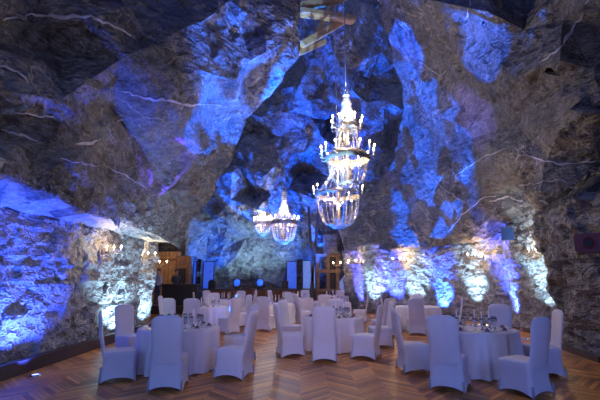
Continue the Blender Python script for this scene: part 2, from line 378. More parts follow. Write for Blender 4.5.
def wallgrid(name, plan, z0, z1, lean, mat, seed, amp=.12, nu=90, nv=30, thick=.35, piers=()):
    """a rough stone wall that follows a plan line"""
    ln = [0]
    for i in range(len(plan) - 1): ln.append(ln[-1] + (Vector(plan[i + 1]) - Vector(plan[i])).length)
    V, F = [], []
    for i in range(nu + 1):
        s = ln[-1] * i / nu; k = max(j for j in range(len(ln)) if ln[j] <= s + 1e-6); k = min(k, len(plan) - 2)
        t = (s - ln[k]) / (ln[k + 1] - ln[k]); a, bb = Vector(plan[k]), Vector(plan[k + 1]); p = a.lerp(bb, t); d = (bb - a).normalized(); n = Vector((d.y, -d.x))
        for j in range(nv + 1):
            q = j / nv; z = z0 + (z1 - z0) * q
            c = Vector((p.x, p.y, z))
            o = noise.fractal(c * 1.1 + Vector((seed, 3, 1)), .9, 2.2, 5) * amp + (noise.cell(Vector((c.x * 1.7 + c.z, c.y * 1.7 - c.z * .5, c.z * 1.9 + seed))) - .5) * amp * .6
            vd = noise.voronoi(Vector((c.x * 2.2 + c.z * .5, c.y * 2.2 - c.z * .8, c.z * 2.6 + seed)))[0]; o += (vd[1] - vd[0]) * amp * .9
            for (c0, wd, dp) in piers: o += dp * math.exp(-((s - c0) / wd) ** 4)
            V.append((p.x + n.x * (o + lean * q), p.y + n.y * (o + lean * q), z))
    for i in range(nu):
        for j in range(nv):
            a = i * (nv + 1) + j; F.append((a, a + 1, a + nv + 2, a + nv + 1))
    ob = obj(name, V, F, mat)
    ob.data.set_sharp_from_angle(angle=math.radians(14))
    md = ob.modifiers.new('thick', 'SOLIDIFY'); md.thickness = thick; md.offset = 1
    return struct(ob)
wallgrid('wall_left', [(-5.25, 1.5), (-5.25, 9.0), (-5.3, 13.4), (-5.62, 14.0), (-5.45, 15.2), (-6.5, 16.6), (-9.5, 18.0)], -.02, 3.15, 0.06, M['rock_wall'], 2, nu=230, nv=46, piers=((3.5, 1.6, .12), (7.4, .5, .05)))
wallgrid('wall_right', [(3.0, 27), (3.05, 24.0), (3.3, 22.2), (3.75, 21.0), (4.5, 21.0), (5.2, 19.6), (6.3, 18.9), (7.3, 16.0), (7.6, 15.0), (7.2, 13.6), (7.5, 12.4), (6.95, 9.9)], -.02, 3.5, 0.1, M['rock_wall'], 8, nu=240, nv=40,
         piers=((1.5, .7, .15), (6.0, .6, .3), (10.5, .8, .25)))
# dark block of rock in the right foreground
wallgrid('wall_rock_block', [(7.3, 11.5), (6.72, 10.8), (6.45, 9.8), (6.22, 8.6), (6.3, 6.5), (6.3, 1.5)], -.02, 3.35, 0.35, M['rock'], 15, amp=.2, nu=110, thick=1.0)

# ------------------------------------------------------------------ floor, kerbs
struct(obj('floor', [(-12, -3, 0), (12, -3, 0), (12, 34, 0), (-12, 34, 0)], [(0, 1, 2, 3)], M['floor'], smooth=False))
bm = bmesh.new()
pl = [(-5.02, 1.5), (-5.02, 9.0), (-5.08, 13.3)]
for a, b_ in zip(pl, pl[1:]):
    a, b_ = Vector(a), Vector(b_); mid = (a + b_) / 2; d = b_ - a
    box(bm, (mid.x, mid.y, .12), (.14, d.length + .02, .24), Matrix.Rotation(math.atan2(d.y, d.x) - PI / 2, 3, 'Z'))
struct(bmobj('baseboard_left', bm, M['darkwood']))
bm = bmesh.new()
pl = [(6.1, 8.6), (6.3, 9.8), (6.55, 10.8), (7.25, 12.6)]
for a, b_ in zip(pl, pl[1:]):
    a, b_ = Vector(a), Vector(b_); mid = (a + b_) / 2; d = b_ - a
    box(bm, (mid.x, mid.y, .06), (.1, d.length + .02, .12), Matrix.Rotation(math.atan2(d.y, d.x) - PI / 2, 3, 'Z'))
struct(bmobj('baseboard_right', bm, M['darkwood']))

# salt veins: raised ribbons lying on the rock
def bvh_of(o):
    bm = bmesh.new(); bm.from_mesh(o.data); t = BVHTree.FromBMesh(bm); bm.free(); return t
def vein(host, tree, pts, wd, seed):
    rnd = random.Random(seed); V, F = [], []; org = Vector((0, 0, CAM_H)); path = []
    for (a, b_) in zip(pts, pts[1:]):
        n = max(2, int(math.dist(a, b_) / 4))
        for k in range(n):
            t = k / n; x = a[0] + (b_[0] - a[0]) * t + rnd.uniform(-1.3, 1.3); y = a[1] + (b_[1] - a[1]) * t + rnd.uniform(-1.3, 1.3)
            d = (P(x, y, 10) - org).normalized(); h = tree.ray_cast(org, d)
            if h[0] is not None: path.append((h[0], h[1]))
    for i, (p, n) in enumerate(path):
        q = path[min(i + 1, len(path) - 1)][0] - path[max(0, i - 1)][0]
        if n.dot(org - p) < 0: n = -n
        s = q.cross(n).normalized() * wd * .45 * rnd.uniform(.2, 1.7) * (0.3 + math.sin(PI * min(1, (i + .5) / len(path))))
        V += [p + n * .02 - s, p + n * .05, p + n * .02 + s]
    for i in range(len(path) - 1):
        if (path[i + 1][0] - path[i][0]).length > .9: continue
        a = 3 * i; F += [(a, a + 3, a + 4, a + 1), (a + 1, a + 4, a + 5, a + 2)]
    if F: obj('salt_vein', V, F, M['vein'], parent=host)
tl, tr, tw = bvh_of(left_mass), bvh_of(right_mass), None
for k, (pts, wd) in enumerate([([(0, 19), (30, 14), (60, 17), (95, 18), (118, 28), (132, 38)], .045), ([(0, 66), (18, 74), (30, 86)], .03), ([(0, 131), (25, 137), (42, 145)], .035),
     ([(122, 90), (145, 98), (165, 100), (195, 105), (225, 104)], .05), ([(75, 145), (90, 143), (106, 138)], .045), ([(4, 110), (60, 118)], .01), ([(115, 121), (128, 117)], .02),
     ([(60, 160), (110, 168), (150, 190)], .012)]):
    vein(left_mass, tl, pts, wd, k)
for k, (pts, wd) in enumerate([([(590, 0), (580, 18), (572, 30), (560, 48), (546, 60), (536, 65)], .055), ([(472, 0), (469, 15), (461, 25)], .035), ([(524, 152), (548, 163), (575, 165), (600, 158)], .05),
     ([(455, 176), (475, 162), (500, 150), (515, 148)], .05), ([(490, 200), (510, 197), (532, 205)], .05), ([(448, 232), (462, 215), (485, 198), (500, 196)], .045), ([(420, 60), (440, 75), (450, 66)], .03), ([(425, 170), (445, 190), (470, 205)], .025),
     ([(540, 200), (565, 212), (598, 215)], .02), ([(520, 185), (560, 180), (598, 190)], .015)]):
    vein(right_mass, tr, pts, wd, 30 + k)

# ------------------------------------------------------------------ uplights along the walls
def uplight(x, y, col, power, target, label, lens, ang=75, group='small floor uplights along the walls', r=.07):
    t = tag(empty('floor_uplight', (x, y, 0)), label, 'floor light', group)
    V, F = lathe([(r * 1.35, 0), (r * 1.35, .02), (r, .03), (r, .012)], 16); obj('bezel', V, F, M['steel'], t)
    V, F = lathe([(.0001, .022), (r * .98, .016)], 16); obj('lens', V, F, lens, t)
    lamp('SPOT', 'uplight_lamp', (x, y, .06), col, power * 3.2, target, ang, .9, .04)
UG = 'floor uplights along the walls'
uplight(-4.65, 7.5, (0.05, 0.10, 1.0), 420, (-5.3, 8.1, 2.6), 'small round floor light glowing violet blue at the foot of the near left wall', M['lens'], 110)
uplight(-4.8, 6.3, (0.02, 0.10, 1.0), 260, (-5.3, 7.1, 2.2), 'blue floor light at the very left edge, below the blue wall', M['lens'], 95)
uplight(-4.55, 11.6, COOL, 210, (-5.35, 11.7, 2.1), 'white floor light behind the leftmost chair, washing the left wall pale', M['lensw'], 110)
uplight(-4.95, 14.3, COOL, 120, (-5.6, 15.0, 1.8), 'white floor light at the end of the left wall below the second sconce', M['lensw'], 100)
for (x, y, col, pw, tx, ty, lab) in [
    (6.75, 12.0, COOL, 260, 7.35, 12.3, 'white floor light before the wall beside the dark rock block at right'),
    (6.9, 13.9, (0.05, 0.10, 1.0), 230, 7.6, 14.4, 'blue floor light at the right wall behind the rear chair of the nearest right table'),
    (6.6, 16.3, COOL, 260, 7.2, 16.6, 'white floor light at the right wall behind the nearest right table'),
    (6.05, 17.9, (0.03, 0.10, 1.0), 260, 6.7, 18.4, 'blue floor light at the right wall with the tall forked salt vein'),
    (5.1, 18.9, COOL, 170, 5.7, 19.6, 'white floor light at the narrow pale pier of the right wall'),
    (4.35, 19.9, (0.05, 0.08, 1.0), 200, 4.8, 20.6, 'blue floor light between the two pale piers of the right wall'),
    (3.6, 20.2, COOL, 170, 4.0, 21.1, 'white floor light at the rounded pale pillar of the right wall'),
    (2.85, 21.5, (0.06, 0.08, 1.0), 150, 3.4, 22.4, 'blue floor light just left of the rounded pale pillar'),
    (2.5, 24.0, COOL, 120, 3.1, 24.3, 'white floor light at the far end of the right wall by the timber tower')]:
    x, y = tx + (x - tx) * 1.5, ty + (y - ty) * 1.5
    uplight(x, y, col, pw * (1.7 if col == COOL else 7.0), (tx, ty, 2.0), lab, M['lensw'] if col == COOL else M['lens'], 50 if col == COOL else 58)

# ------------------------------------------------------------------ chandeliers
def strand_mesh(pts, r, step):
    """a string of faceted beads along a curve"""
    V, F = [], []; pts = [Vector(p) for p in pts]; L_ = [0]
    for a, b_ in zip(pts, pts[1:]): L_.append(L_[-1] + (b_ - a).length)
    n = max(3, int(L_[-1] / step))
    for i in range(n):
        s = L_[-1] * (i + .5) / n; k = 0
        while k < len(pts) - 2 and L_[k + 1] < s: k += 1
        t = (s - L_[k]) / (L_[k + 1] - L_[k]); p = pts[k].lerp(pts[k + 1], t); b0 = len(V); h = step * .55
        V += [p + Vector(q) for q in ((r, 0, 0), (0, r, 0), (-r, 0, 0), (0, -r, 0), (0, 0, h), (0, 0, -h))]
        F += [tuple(b0 + j for j in q) for q in ((0, 1, 4), (1, 2, 4), (2, 3, 4), (3, 0, 4), (1, 0, 5), (2, 1, 5), (3, 2, 5), (0, 3, 5))]
    return V, F
def ring_copies(first, n, off=0.0):
    for k in range(n):
        o = first if k == 0 else copy_tree(first, first.parent)
        o.rotation_euler = (0, 0, 2 * PI * (k + off) / n)
def candle_arms(root, n, r0, r1, z, s, off=0.0, up=.28, bulbm='bulb'):
    V, F = tube([(r0, 0, z), (r0 + (r1 - r0) * .5, 0, z - .07 * s), (r1, 0, z - .03 * s), (r1, 0, z + .05 * s)], .016 * s, 5)
    cup, cf = lathe([(.012 * s, 0), (.05 * s, .015 * s), (.055 * s, .03 * s)], 8); b0 = len(V)
    V += [Vector(c) + Vector((r1, 0, z + .04 * s)) for c in cup]; F += [tuple(b0 + i for i in f) for f in cf]
    arm = obj('candle_arm', V, F, M['brass'], root)
    V, F = lathe([(.02 * s, 0), (.02 * s, up * s * .6), (.001, up * s * .6)], 7); cn = obj('candle_tube', V, F, M['candle'], arm, loc=(r1, 0, z + .06 * s))
    V, F = lathe([(.001, 0), (.026 * s, .025 * s), (.022 * s, .06 * s), (.001, .10 * s)], 7); obj('bulb', V, F, M[bulbm], arm, loc=(r1, 0, z + .06 * s + up * s * .6))
    ring_copies(arm, n, off)
def ring(root, r, z, s, name='ring', h=.07):
    V, F = lathe([(r, z - h * s), (r + .03 * s, z - h * .5 * s), (r + .02 * s, z + .02 * s), (r - .03 * s, z + h * .6 * s), (r - .05 * s, z), (r, z - h * s)], 28)
    return obj(name, V, F, M['brass'], root)
def strands(root, pts, r, step, n, off=0.0, mt='crystal'):
    V, F = strand_mesh(pts, r, step); ring_copies(obj('crystal_strand', V, F, M[mt], root, smooth=False), n, off)
def basket(r0, z0, r1, z1, k=9):
    return [(r1 + (r0 - r1) * math.cos(PI / 2 * (i / k)) ** .75, 0, z0 + (z1 - z0) * math.sin(PI / 2 * (i / k)) ** 1.15) for i in range(k + 1)]
def cable(root, z0, z1):
    V, F = tube([(0, 0, z0), (0, 0, z1)], .018, 5); obj('chain', V, F, M['steel'], root)
def crown(root, z, s):
    V, F = lathe([(.03 * s, z - .05 * s), (.10 * s, z), (.13 * s, z + .03 * s), (.09 * s, z + .05 * s)], 12)
    for k in range(6):
        a = 2 * PI * k / 6; tube([(.10 * s * math.cos(a), .10 * s * math.sin(a), z + .02 * s), (.14 * s * math.cos(a), .14 * s * math.sin(a), z + .15 * s), (.05 * s * math.cos(a), .05 * s * math.sin(a), z + .19 * s)], .018 * s, 4, V, F)
    obj('crown', V, F, M['crystal_lit'], root)

def big_chandelier(px, d, label):
    zb = P(px, 188, d).z; s = 1.0
    x = P(px, 150, d).x; root = tag(empty('chandelier', (x, d, zb)), label, 'chandelier', 'crystal chandeliers')
    Z = lambda py: P(px, py, d).z - zb
    R = lambda p: p * d / 385
    zr, zu, zt = Z(157), Z(126), Z(97)
    cable(root, zt + .1, Z(-40)); crown(root, zt, 1.0)
    V, F = lathe([(R(3), zt - .05), (R(6), Z(104)), (R(5), Z(107)), (R(7), Z(113)), (R(8.5), Z(120)), (R(10), zu)], 14); obj('dome', V, F, M['crystal_lit'], root, smooth=False)
    V, F = lathe([(.05, zu), (.05, Z(158)), (.11, Z(162)), (.04, Z(168)), (.12, Z(176)), (.05, Z(184)), (.005, Z(188))], 10); obj('stem', V, F, M['brass'], root)
    ring(root, R(11), zu, 1.1); ring(root, R(21), zr, 1.2, h=.11); ring(root, R(10), Z(183), .8)
    candle_arms(root, 8, R(11), R(16), zu - .05, 1.0, .5); candle_arms(root, 6, R(3), R(8.5), Z(122), .8, .2)
    candle_arms(root, 14, R(21), R(27), zr, 1.0, .25); candle_arms(root, 6, R(3), R(13), Z(168), .7, .1, up=.1)
    strands(root, [(R(10.5), 0, zu), (R(11), 0, Z(140)), (R(13), 0, Z(155))], .026, .07, 16)
    strands(root, [(R(13), 0, Z(150)), (R(17), 0, Z(158)), (R(21), 0, Z(156))], .024, .07, 18)
    strands(root, basket(R(20), zr, R(8), Z(184)), .027, .075, 15); strands(root, basket(R(9), Z(183), .03, 0.0, 5), .03, .07, 12)
    lamp('POINT', 'chandelier_lamp', (x, d - .75, zb + Z(108)), (0.75, 0.82, 1.0), 60, radius=.02)  # extra lamp added in the air before the chandelier to brighten its dome
    for q in (Z(163), Z(140)):
        for sy in (-1, 1): lamp('POINT', 'chandelier_lamp', (x + .12 * sy, d + .32 * sy, zb + q), WARM, 85, radius=.03)
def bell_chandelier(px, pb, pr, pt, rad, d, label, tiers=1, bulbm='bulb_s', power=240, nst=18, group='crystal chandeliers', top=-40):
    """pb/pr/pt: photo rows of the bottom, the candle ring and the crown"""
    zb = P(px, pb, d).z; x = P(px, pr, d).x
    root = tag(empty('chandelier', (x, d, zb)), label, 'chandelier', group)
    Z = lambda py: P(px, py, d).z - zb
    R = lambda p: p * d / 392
    s = d / 14; cm = 'crystal_lit' if d > 20 else 'crystal'; cs = s * (.62 if d > 20 else .85); zr, zt = Z(pr), Z(pt)
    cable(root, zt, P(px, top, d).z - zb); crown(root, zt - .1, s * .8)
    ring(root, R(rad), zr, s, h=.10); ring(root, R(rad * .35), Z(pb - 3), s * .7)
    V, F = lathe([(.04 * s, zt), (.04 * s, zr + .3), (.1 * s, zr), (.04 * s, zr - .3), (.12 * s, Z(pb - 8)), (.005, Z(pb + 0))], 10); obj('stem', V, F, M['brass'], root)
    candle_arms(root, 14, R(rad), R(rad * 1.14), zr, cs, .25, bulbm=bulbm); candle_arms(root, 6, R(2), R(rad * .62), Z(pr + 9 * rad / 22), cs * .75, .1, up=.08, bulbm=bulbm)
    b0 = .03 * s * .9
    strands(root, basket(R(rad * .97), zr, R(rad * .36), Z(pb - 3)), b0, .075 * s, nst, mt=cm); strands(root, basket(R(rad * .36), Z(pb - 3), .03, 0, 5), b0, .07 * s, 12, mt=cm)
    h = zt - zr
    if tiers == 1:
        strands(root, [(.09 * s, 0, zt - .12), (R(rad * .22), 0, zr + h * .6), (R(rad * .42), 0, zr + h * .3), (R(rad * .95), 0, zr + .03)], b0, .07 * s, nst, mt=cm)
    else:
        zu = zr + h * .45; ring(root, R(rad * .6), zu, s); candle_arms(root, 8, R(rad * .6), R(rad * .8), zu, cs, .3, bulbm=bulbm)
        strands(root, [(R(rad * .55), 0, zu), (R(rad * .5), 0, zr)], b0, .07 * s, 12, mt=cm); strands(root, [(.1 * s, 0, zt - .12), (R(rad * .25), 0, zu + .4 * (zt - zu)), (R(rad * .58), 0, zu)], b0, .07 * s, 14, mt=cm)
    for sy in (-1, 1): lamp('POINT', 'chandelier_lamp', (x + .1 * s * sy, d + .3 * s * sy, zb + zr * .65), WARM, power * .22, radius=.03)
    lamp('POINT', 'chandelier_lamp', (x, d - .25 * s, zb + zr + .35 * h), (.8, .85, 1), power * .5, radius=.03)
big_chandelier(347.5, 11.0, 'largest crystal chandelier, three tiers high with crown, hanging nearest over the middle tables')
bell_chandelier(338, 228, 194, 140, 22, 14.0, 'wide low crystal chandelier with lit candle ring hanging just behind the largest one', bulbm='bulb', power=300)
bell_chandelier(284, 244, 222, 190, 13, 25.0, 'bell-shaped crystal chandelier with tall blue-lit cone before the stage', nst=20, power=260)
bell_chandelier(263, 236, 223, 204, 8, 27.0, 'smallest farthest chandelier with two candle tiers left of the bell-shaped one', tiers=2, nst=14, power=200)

# ------------------------------------------------------------------ wall sconces
def sconce(px, py, d, lean, label, r=.12, power=14):
    c = P(px, py, d); root = tag(empty('wall_sconce', c, 0), label, 'wall lamp', 'candle sconces on the walls')
    wx = 1 if px > 300 else -1; s = d / 11
    V, F = lathe([(.001, -.1), (.05, -.07), (.06, 0), (.03, .08), (.001, .1)], 8); obj('backplate', [(v[0] + wx * .28, v[1], v[2] - .1) for v in V], F, M['brass'], root)
    V, F = [], []
    for k in (-1, 0, 1): tube([(wx * .28, 0, -.1), (wx * .1, k * .1, -.17), (k * .05, k * .2 * s, -.12), (k * .05, k * .2 * s, -.06)], .013, 5, V, F)
    for k in (-1, 0, 1): tube([(wx * .28, 0, -.1), (0, 0, -.16), (k * .20 * s, 0, -.12), (k * .2 * s, 0, -.06)], .013, 5, V, F)
    obj('bracket', V, F, M['brass'], root)
    for k in (-1, 0, 1):
        V, F = lathe([(.014, -.08), (.018, 0), (.001, 0)], 7); cn = obj('candle_tube', V, F, M['candle'], root, loc=(k * .2 * s, 0, 0))
        V, F = lathe([(.001, 0), (.022 * s, .02), (.018 * s, .045), (.001, .075)], 7); obj('bulb', V, F, M['bulb_s'], cn)
    lamp('POINT', 'sconce_lamp', c + Vector((0, 0, .1)), (1, .66, .34), power * 2.6, radius=.05)
sconce(114, 248, 10.6, 0, 'lit three-candle sconce on the left wall nearest the camera', power=9)
sconce(148, 254, 14.0, 0, 'lit candle sconce at the far end of the left wall')
sconce(159.5, 262, 16.8, 0, 'faint candle sconce beside the bar, past the end of the left wall', power=10)
sconce(536, 250, 12.0, 0, 'lit candle sconce on the right wall beside the dark rock block', power=18)
sconce(475, 255, 15.6, 0, 'lit candle sconce on the right wall above the nearest right table', power=26)
sconce(400, 259, 19.3, 0, 'lit candle sconce on the right wall right of the rounded pale pillar', power=26)
sconce(356, 261, 21.6, 0, 'lit candle sconce on the right wall left of the rounded pale pillar', power=20)
sconce(340.5, 263, 24.0, 0, 'farthest lit sconce on the right wall by the timber tower', power=18)

# ------------------------------------------------------------------ chairs
def make_chair():
    root = empty('banquet_chair')
    # seat and skirt, one stretch cover
    n = 12; per = []
    w2, f, bk = .255, .27, -.24
    cs = [(-w2, bk), (w2, bk), (w2, f), (-w2, f)]
    for k in range(4):
        a, b_ = cs[k], cs[(k + 1) % 4]
        for i in range(n): t = i / n; per.append((a[0] + (b_[0] - a[0]) * t, a[1] + (b_[1] - a[1]) * t, t))
    def rc(x, y, r=.05):  # rounded corners
        cx, cy = 0, (f + bk) / 2; hx, hy = w2, (f - bk) / 2; X, Y = x - cx, y - cy
        qx, qy = max(abs(X) - (hx - r), 0), max(abs(Y) - (hy - r), 0); l = math.hypot(qx, qy)
        if l > r: qx, qy = qx * r / l, qy * r / l
        return cx + math.copysign(min(abs(X), hx - r) + qx, X), cy + math.copysign(min(abs(Y), hy - r) + qy, Y)
    V, F = [], []; lv = [(0, .485, .90), (1, .475, .97), (2, .45, 1.0), (3, None, .985), (4, None, .97), (5, None, .97), (6, None, 1.0), (7, None, 1.04), (8, None, 1.08)]
    m_ = len(per)
    for li, z, sc_ in lv:
        for x, y, t in per:
            zb = .012 + .065 * (1 - (2 * abs(t - .5)) ** 2.2) if t not in (0,) else .012
            a = (li - 2) / 6
            zz = z if z is not None else .45 + (zb - .45) * a
            X, Y = rc(x, y); V.append((X * sc_ * (1 - .05 * math.sin(PI * t) * (a if a > 0 else 0)), (Y - .015) * sc_ + .015, zz))
    for i in range(len(lv) - 1):
        for k in range(m_): F.append((i * m_ + k, (i + 1) * m_ + k, (i + 1) * m_ + (k + 1) % m_, i * m_ + (k + 1) % m_))
    c0 = len(V); V.append((0, .015, .492))
    for k in range(m_): F.append((c0, k, (k + 1) % m_))
    obj('seat', V, F, M['cover'], root)
    # backrest panel: slightly curved, leaning back, rounded shoulders
    V, F = [], []; nz_, nx = 14, 10
    def prof(t):  # y of the back's mid plane, half width
        z = .40 + t * .70
        y = -.215 - .13 * t ** 1.4 - .02 * math.sin(PI * t * 1.2)
        hw = .252 - .018 * math.sin(PI * min(1, t * 1.3)) - .012 * t
        return z, y, hw
    for side in (1, -1):
        for i in range(nz_ + 1):
            t = i / nz_; z, y, hw = prof(t)
            for j in range(nx + 1):
                u = -1 + 2 * j / nx
                top = z - (.045 * max(0, abs(u) - .55) ** 2 / .2 if t > .9 else 0) * (t - .9) * 10 + (.02 * (1 - u * u) if i == nz_ else 0)
                th = .028 * (1 - abs(u) ** 4 * .85) * (1 if i < nz_ else .35)
                V.append((u * hw, y + side * th - .03 * (1 - u * u) * .6, top))
    q = (nz_ + 1) * (nx + 1)
    for i in range(nz_):
        for j in range(nx):
            a = i * (nx + 1) + j; F.append((a, a + nx + 1, a + nx + 2, a + 1)); F.append((q + a, q + a + 1, q + a + nx + 2, q + a + nx + 1))
    for i in range(nz_):
        a = i * (nx + 1); F.append((a, q + a, q + a + nx + 1, a + nx + 1)); a += nx; F.append((a, a + nx + 1, q + a + nx + 1, q + a))
    a = nz_ * (nx + 1)
    for j in range(nx): F.append((a + j, q + a + j, q + a + j + 1, a + j + 1))
    obj('backrest', V, F, M['cover'], root)
    for sx in (-1, 1):
        for yy in (-.255, .28):
            V, F = lathe([(.0001, 0), (.018, 0), (.016, .05), (.014, .16), (.0001, .16)], 8)
            obj('leg', [(v[0] + sx * .245, v[1] + yy, v[2]) for v in V], F, M['foot'], root)
    return root
proto = make_chair(); used = [False]
def chair(x, y, face, label, group):
    """face = direction the sitter looks, (dx, dy)"""
    o = proto if not used[0] else copy_tree(proto); used[0] = True
    x, y = T(x, y)
    o.location = (x, y, 0); o.rotation_euler = (0, 0, math.atan2(face[1], face[0]) - PI / 2)
    tag(o, label, 'chair', group); return o

# ------------------------------------------------------------------ tables
TR = .75
def cloth_mesh(seed, R=TR):
    rnd = random.Random(seed); n = 120; V, F = [], []; ph = rnd.uniform(0, 6); folds = 15
    lv = [(.0, .757, 0), (.5, .757, 0), (.96, .757, 0), (1.0, .752, 0), (1.012, .735, .1), (1.015, .6, .5), (1.02, .4, .8), (1.03, .2, 1), (1.04, .015, 1.1)]
    for rr, z, fo in lv:
        for k in range(n):
            a = 2 * PI * k / n; wv = math.sin(folds * a + ph + .8 * math.sin(3 * a)) * .6 + math.sin((folds * 2 - 5) * a + 1) * .35
            r = R * (rr if rr > 0 else .001) + fo * .075 * wv; V.append((r * math.cos(a), r * math.sin(a), z))
    for i in range(len(lv) - 1):
        for k in range(n): F.append((i * n + k, (i + 1) * n + k, (i + 1) * n + (k + 1) % n, i * n + (k + 1) % n))
    return V, F
def table_parts(t):
    V, F = lathe([(.001, .745), (TR - .01, .745), (TR - .01, .72), (.001, .72)], 32); obj('tabletop', V, F, M['plank'], t)
    V, F = lathe([(.001, .72), (.05, .72), (.05, .08), (.28, .02), (.28, 0), (.001, 0)], 12); obj('pedestal', V, F, M['steel'], t)
tproto = empty('round_table'); table_parts(tproto); tused = [False]
def glass_mesh(s):
    return lathe([(.001, 0), (.034, .002), (.006, .008), (.004, .09), (.012, .10), (.036, .13), (.042, .165), (.034, .215), (.033, .215), (.040, .165), (.034, .132), (.001, .105)], 10)
V, F = glass_mesh(1); gme = obj('wine_glass', V, F, M['glass']); gdata = gme.data; bpy.data.objects.remove(gme)
V, F = lathe([(.001, .004), (.07, .004), (.13, .018), (.135, .016), (.07, 0), (.001, 0)], 20); q = obj('plate', V, F, M['white']); pdata = q.data; bpy.data.objects.remove(q)
V, F = lathe([(.001, 0), (.045, 0), (.04, .02), (.02, .045), (.004, .06), (.001, .062)], 9); q = obj('folded_napkin', V, F, M['napkin'], smooth=False); ndata = q.data; bpy.data.objects.remove(q)
V, F = lathe([(.001, 0), (.014, 0), (.012, .27), (.001, .275)], 8); q = obj('wax', V, F, M['candle']); cdata = q.data; bpy.data.objects.remove(q)
V, F = lathe([(.001, 0), (.045, 0), (.045, .008), (.012, .02), (.018, .05), (.001, .05)], 10); q = obj('holder', V, F, M['steel']); hdata = q.data; bpy.data.objects.remove(q)
V, F = tube([(0, 0, 0), (0, .2, 0)], [.004, .004], 4); V = [Vector(v) for v in V]
kb = bmesh.new(); box(kb, (0, .0, .003), (.012, .19, .004)); box(kb, (0, .10, .004), (.022, .05, .004)); kme = bpy.data.meshes.new('cutlery'); kb.to_mesh(kme); kb.free(); kme.materials.append(M['steel'])
def put(name, data, loc, label, cat, group, rz=0):
    o = bpy.data.objects.new(name, data); C.objects.link(o); o.location = loc; o.rotation_euler = (0, 0, rz); tag(o, label, cat, group); return o
def candle(loc, label, group):
    t = tag(empty('table_candle', loc), label, 'candle', group)
    a = bpy.data.objects.new('holder', hdata); C.objects.link(a); a.parent = t
    b_ = bpy.data.objects.new('wax', cdata); C.objects.link(b_); b_.parent = t; b_.location = (0, 0, .045)
def table(x, y, where, ntab, candles=4, settings=8, detail=True, seed=1, spots=None):
    x, y = T(x, y)
    o = tproto if not tused[0] else copy_tree(tproto); tused[0] = True
    o.location = (x, y, 0); tag(o, 'round table hidden under the white cloth ' + where, 'table', 'round banquet tables')
    V, F = cloth_mesh(seed); c = obj('tablecloth', V, F, M['cloth'], loc=(x, y, 0)); tag(c, 'white floor-length pleated cloth ' + where, 'tablecloth', 'white tablecloths')
    rnd = random.Random(seed)
    z = .760
    for k in range(candles):
        a = 2 * PI * k / candles + .5 + seed; r = .2
        candle(((x + spots[k][0], y + spots[k][1], z) if spots else (x + r * math.cos(a), y + r * math.sin(a), z)), 'tall white candle in the middle of the table ' + where, 'tall candles on the table ' + where)
    for k in range(settings):
        a = 2 * PI * (k + .35) / settings + seed * .3; ca, sa = math.cos(a), math.sin(a)
        if detail:
            put('plate', pdata, (x + .56 * ca, y + .56 * sa, z), 'white plate laid round the table ' + where, 'plate', 'plates on the table ' + where)
            put('folded_napkin', ndata, (x + .56 * ca, y + .56 * sa, z + .006), 'dark folded napkin standing on a plate on the table ' + where, 'napkin', 'napkins on the table ' + where)
            for q_ in (-1, 1):
                put('knife' if q_ > 0 else 'fork', kme, (x + .55 * ca - q_ * .165 * sa, y + .55 * sa + q_ * .165 * ca, z), ('steel knife' if q_ > 0 else 'steel fork') + ' beside a plate on the table ' + where, 'cutlery', ('knives' if q_ > 0 else 'forks') + ' on the table ' + where, a + PI / 2)
        for q_ in ((-.34, -.04) if detail else (-.1,)):
            an = a + q_; put('wine_glass', gdata, (x + (.40 + rnd.uniform(-.02, .02)) * math.cos(an), y + .40 * math.sin(an), z), 'stemmed wine glass on the table ' + where, 'glass', 'wine glasses on the table ' + where)

A, B_, Cc = (-2.3, 7.5), (.80, 9.65), (3.2, 7.25)
table(*A, 'nearest the left wall', 0, seed=2, spots=[(.28, -.06), (.20, .2), (-.2, .2), (-.1, -.25)]); table(*B_, 'in the middle of the hall', 0, seed=5, spots=[(.27, -.1), (-.27, -.1), (-.2, .2), (.1, .25)]); table(*Cc, 'nearest the right wall', 0, seed=7, spots=[(.05, -.29), (.29, -.05), (.15, .25), (-.24, .15)])
D, E, Ff, G, H, I, J = (-3.1, 13.2), (-1.0, 15.2), (4.0, 13.5), (-3.4, 18.2), (-.1, 19.6), (1.3, 16.0), (2.0, 22.5)
table(*D, 'behind the nearest left table', 0, settings=6, detail=False, seed=3)
table(*E, 'left of the centre aisle', 0, settings=6, detail=False, seed=4)
table(*Ff, 'before the pale wall pier', 0, settings=6, detail=False, seed=6)
table(*G, 'before the dark bar', 0, settings=5, detail=False, seed=8)
table(*H, 'before the right half of the stage', 0, settings=5, detail=False, seed=9)
table(*I, 'directly behind the middle table', 0, settings=5, detail=False, seed=10)
table(*J, 'beside the timber tower', 0, settings=5, detail=False, seed=11)

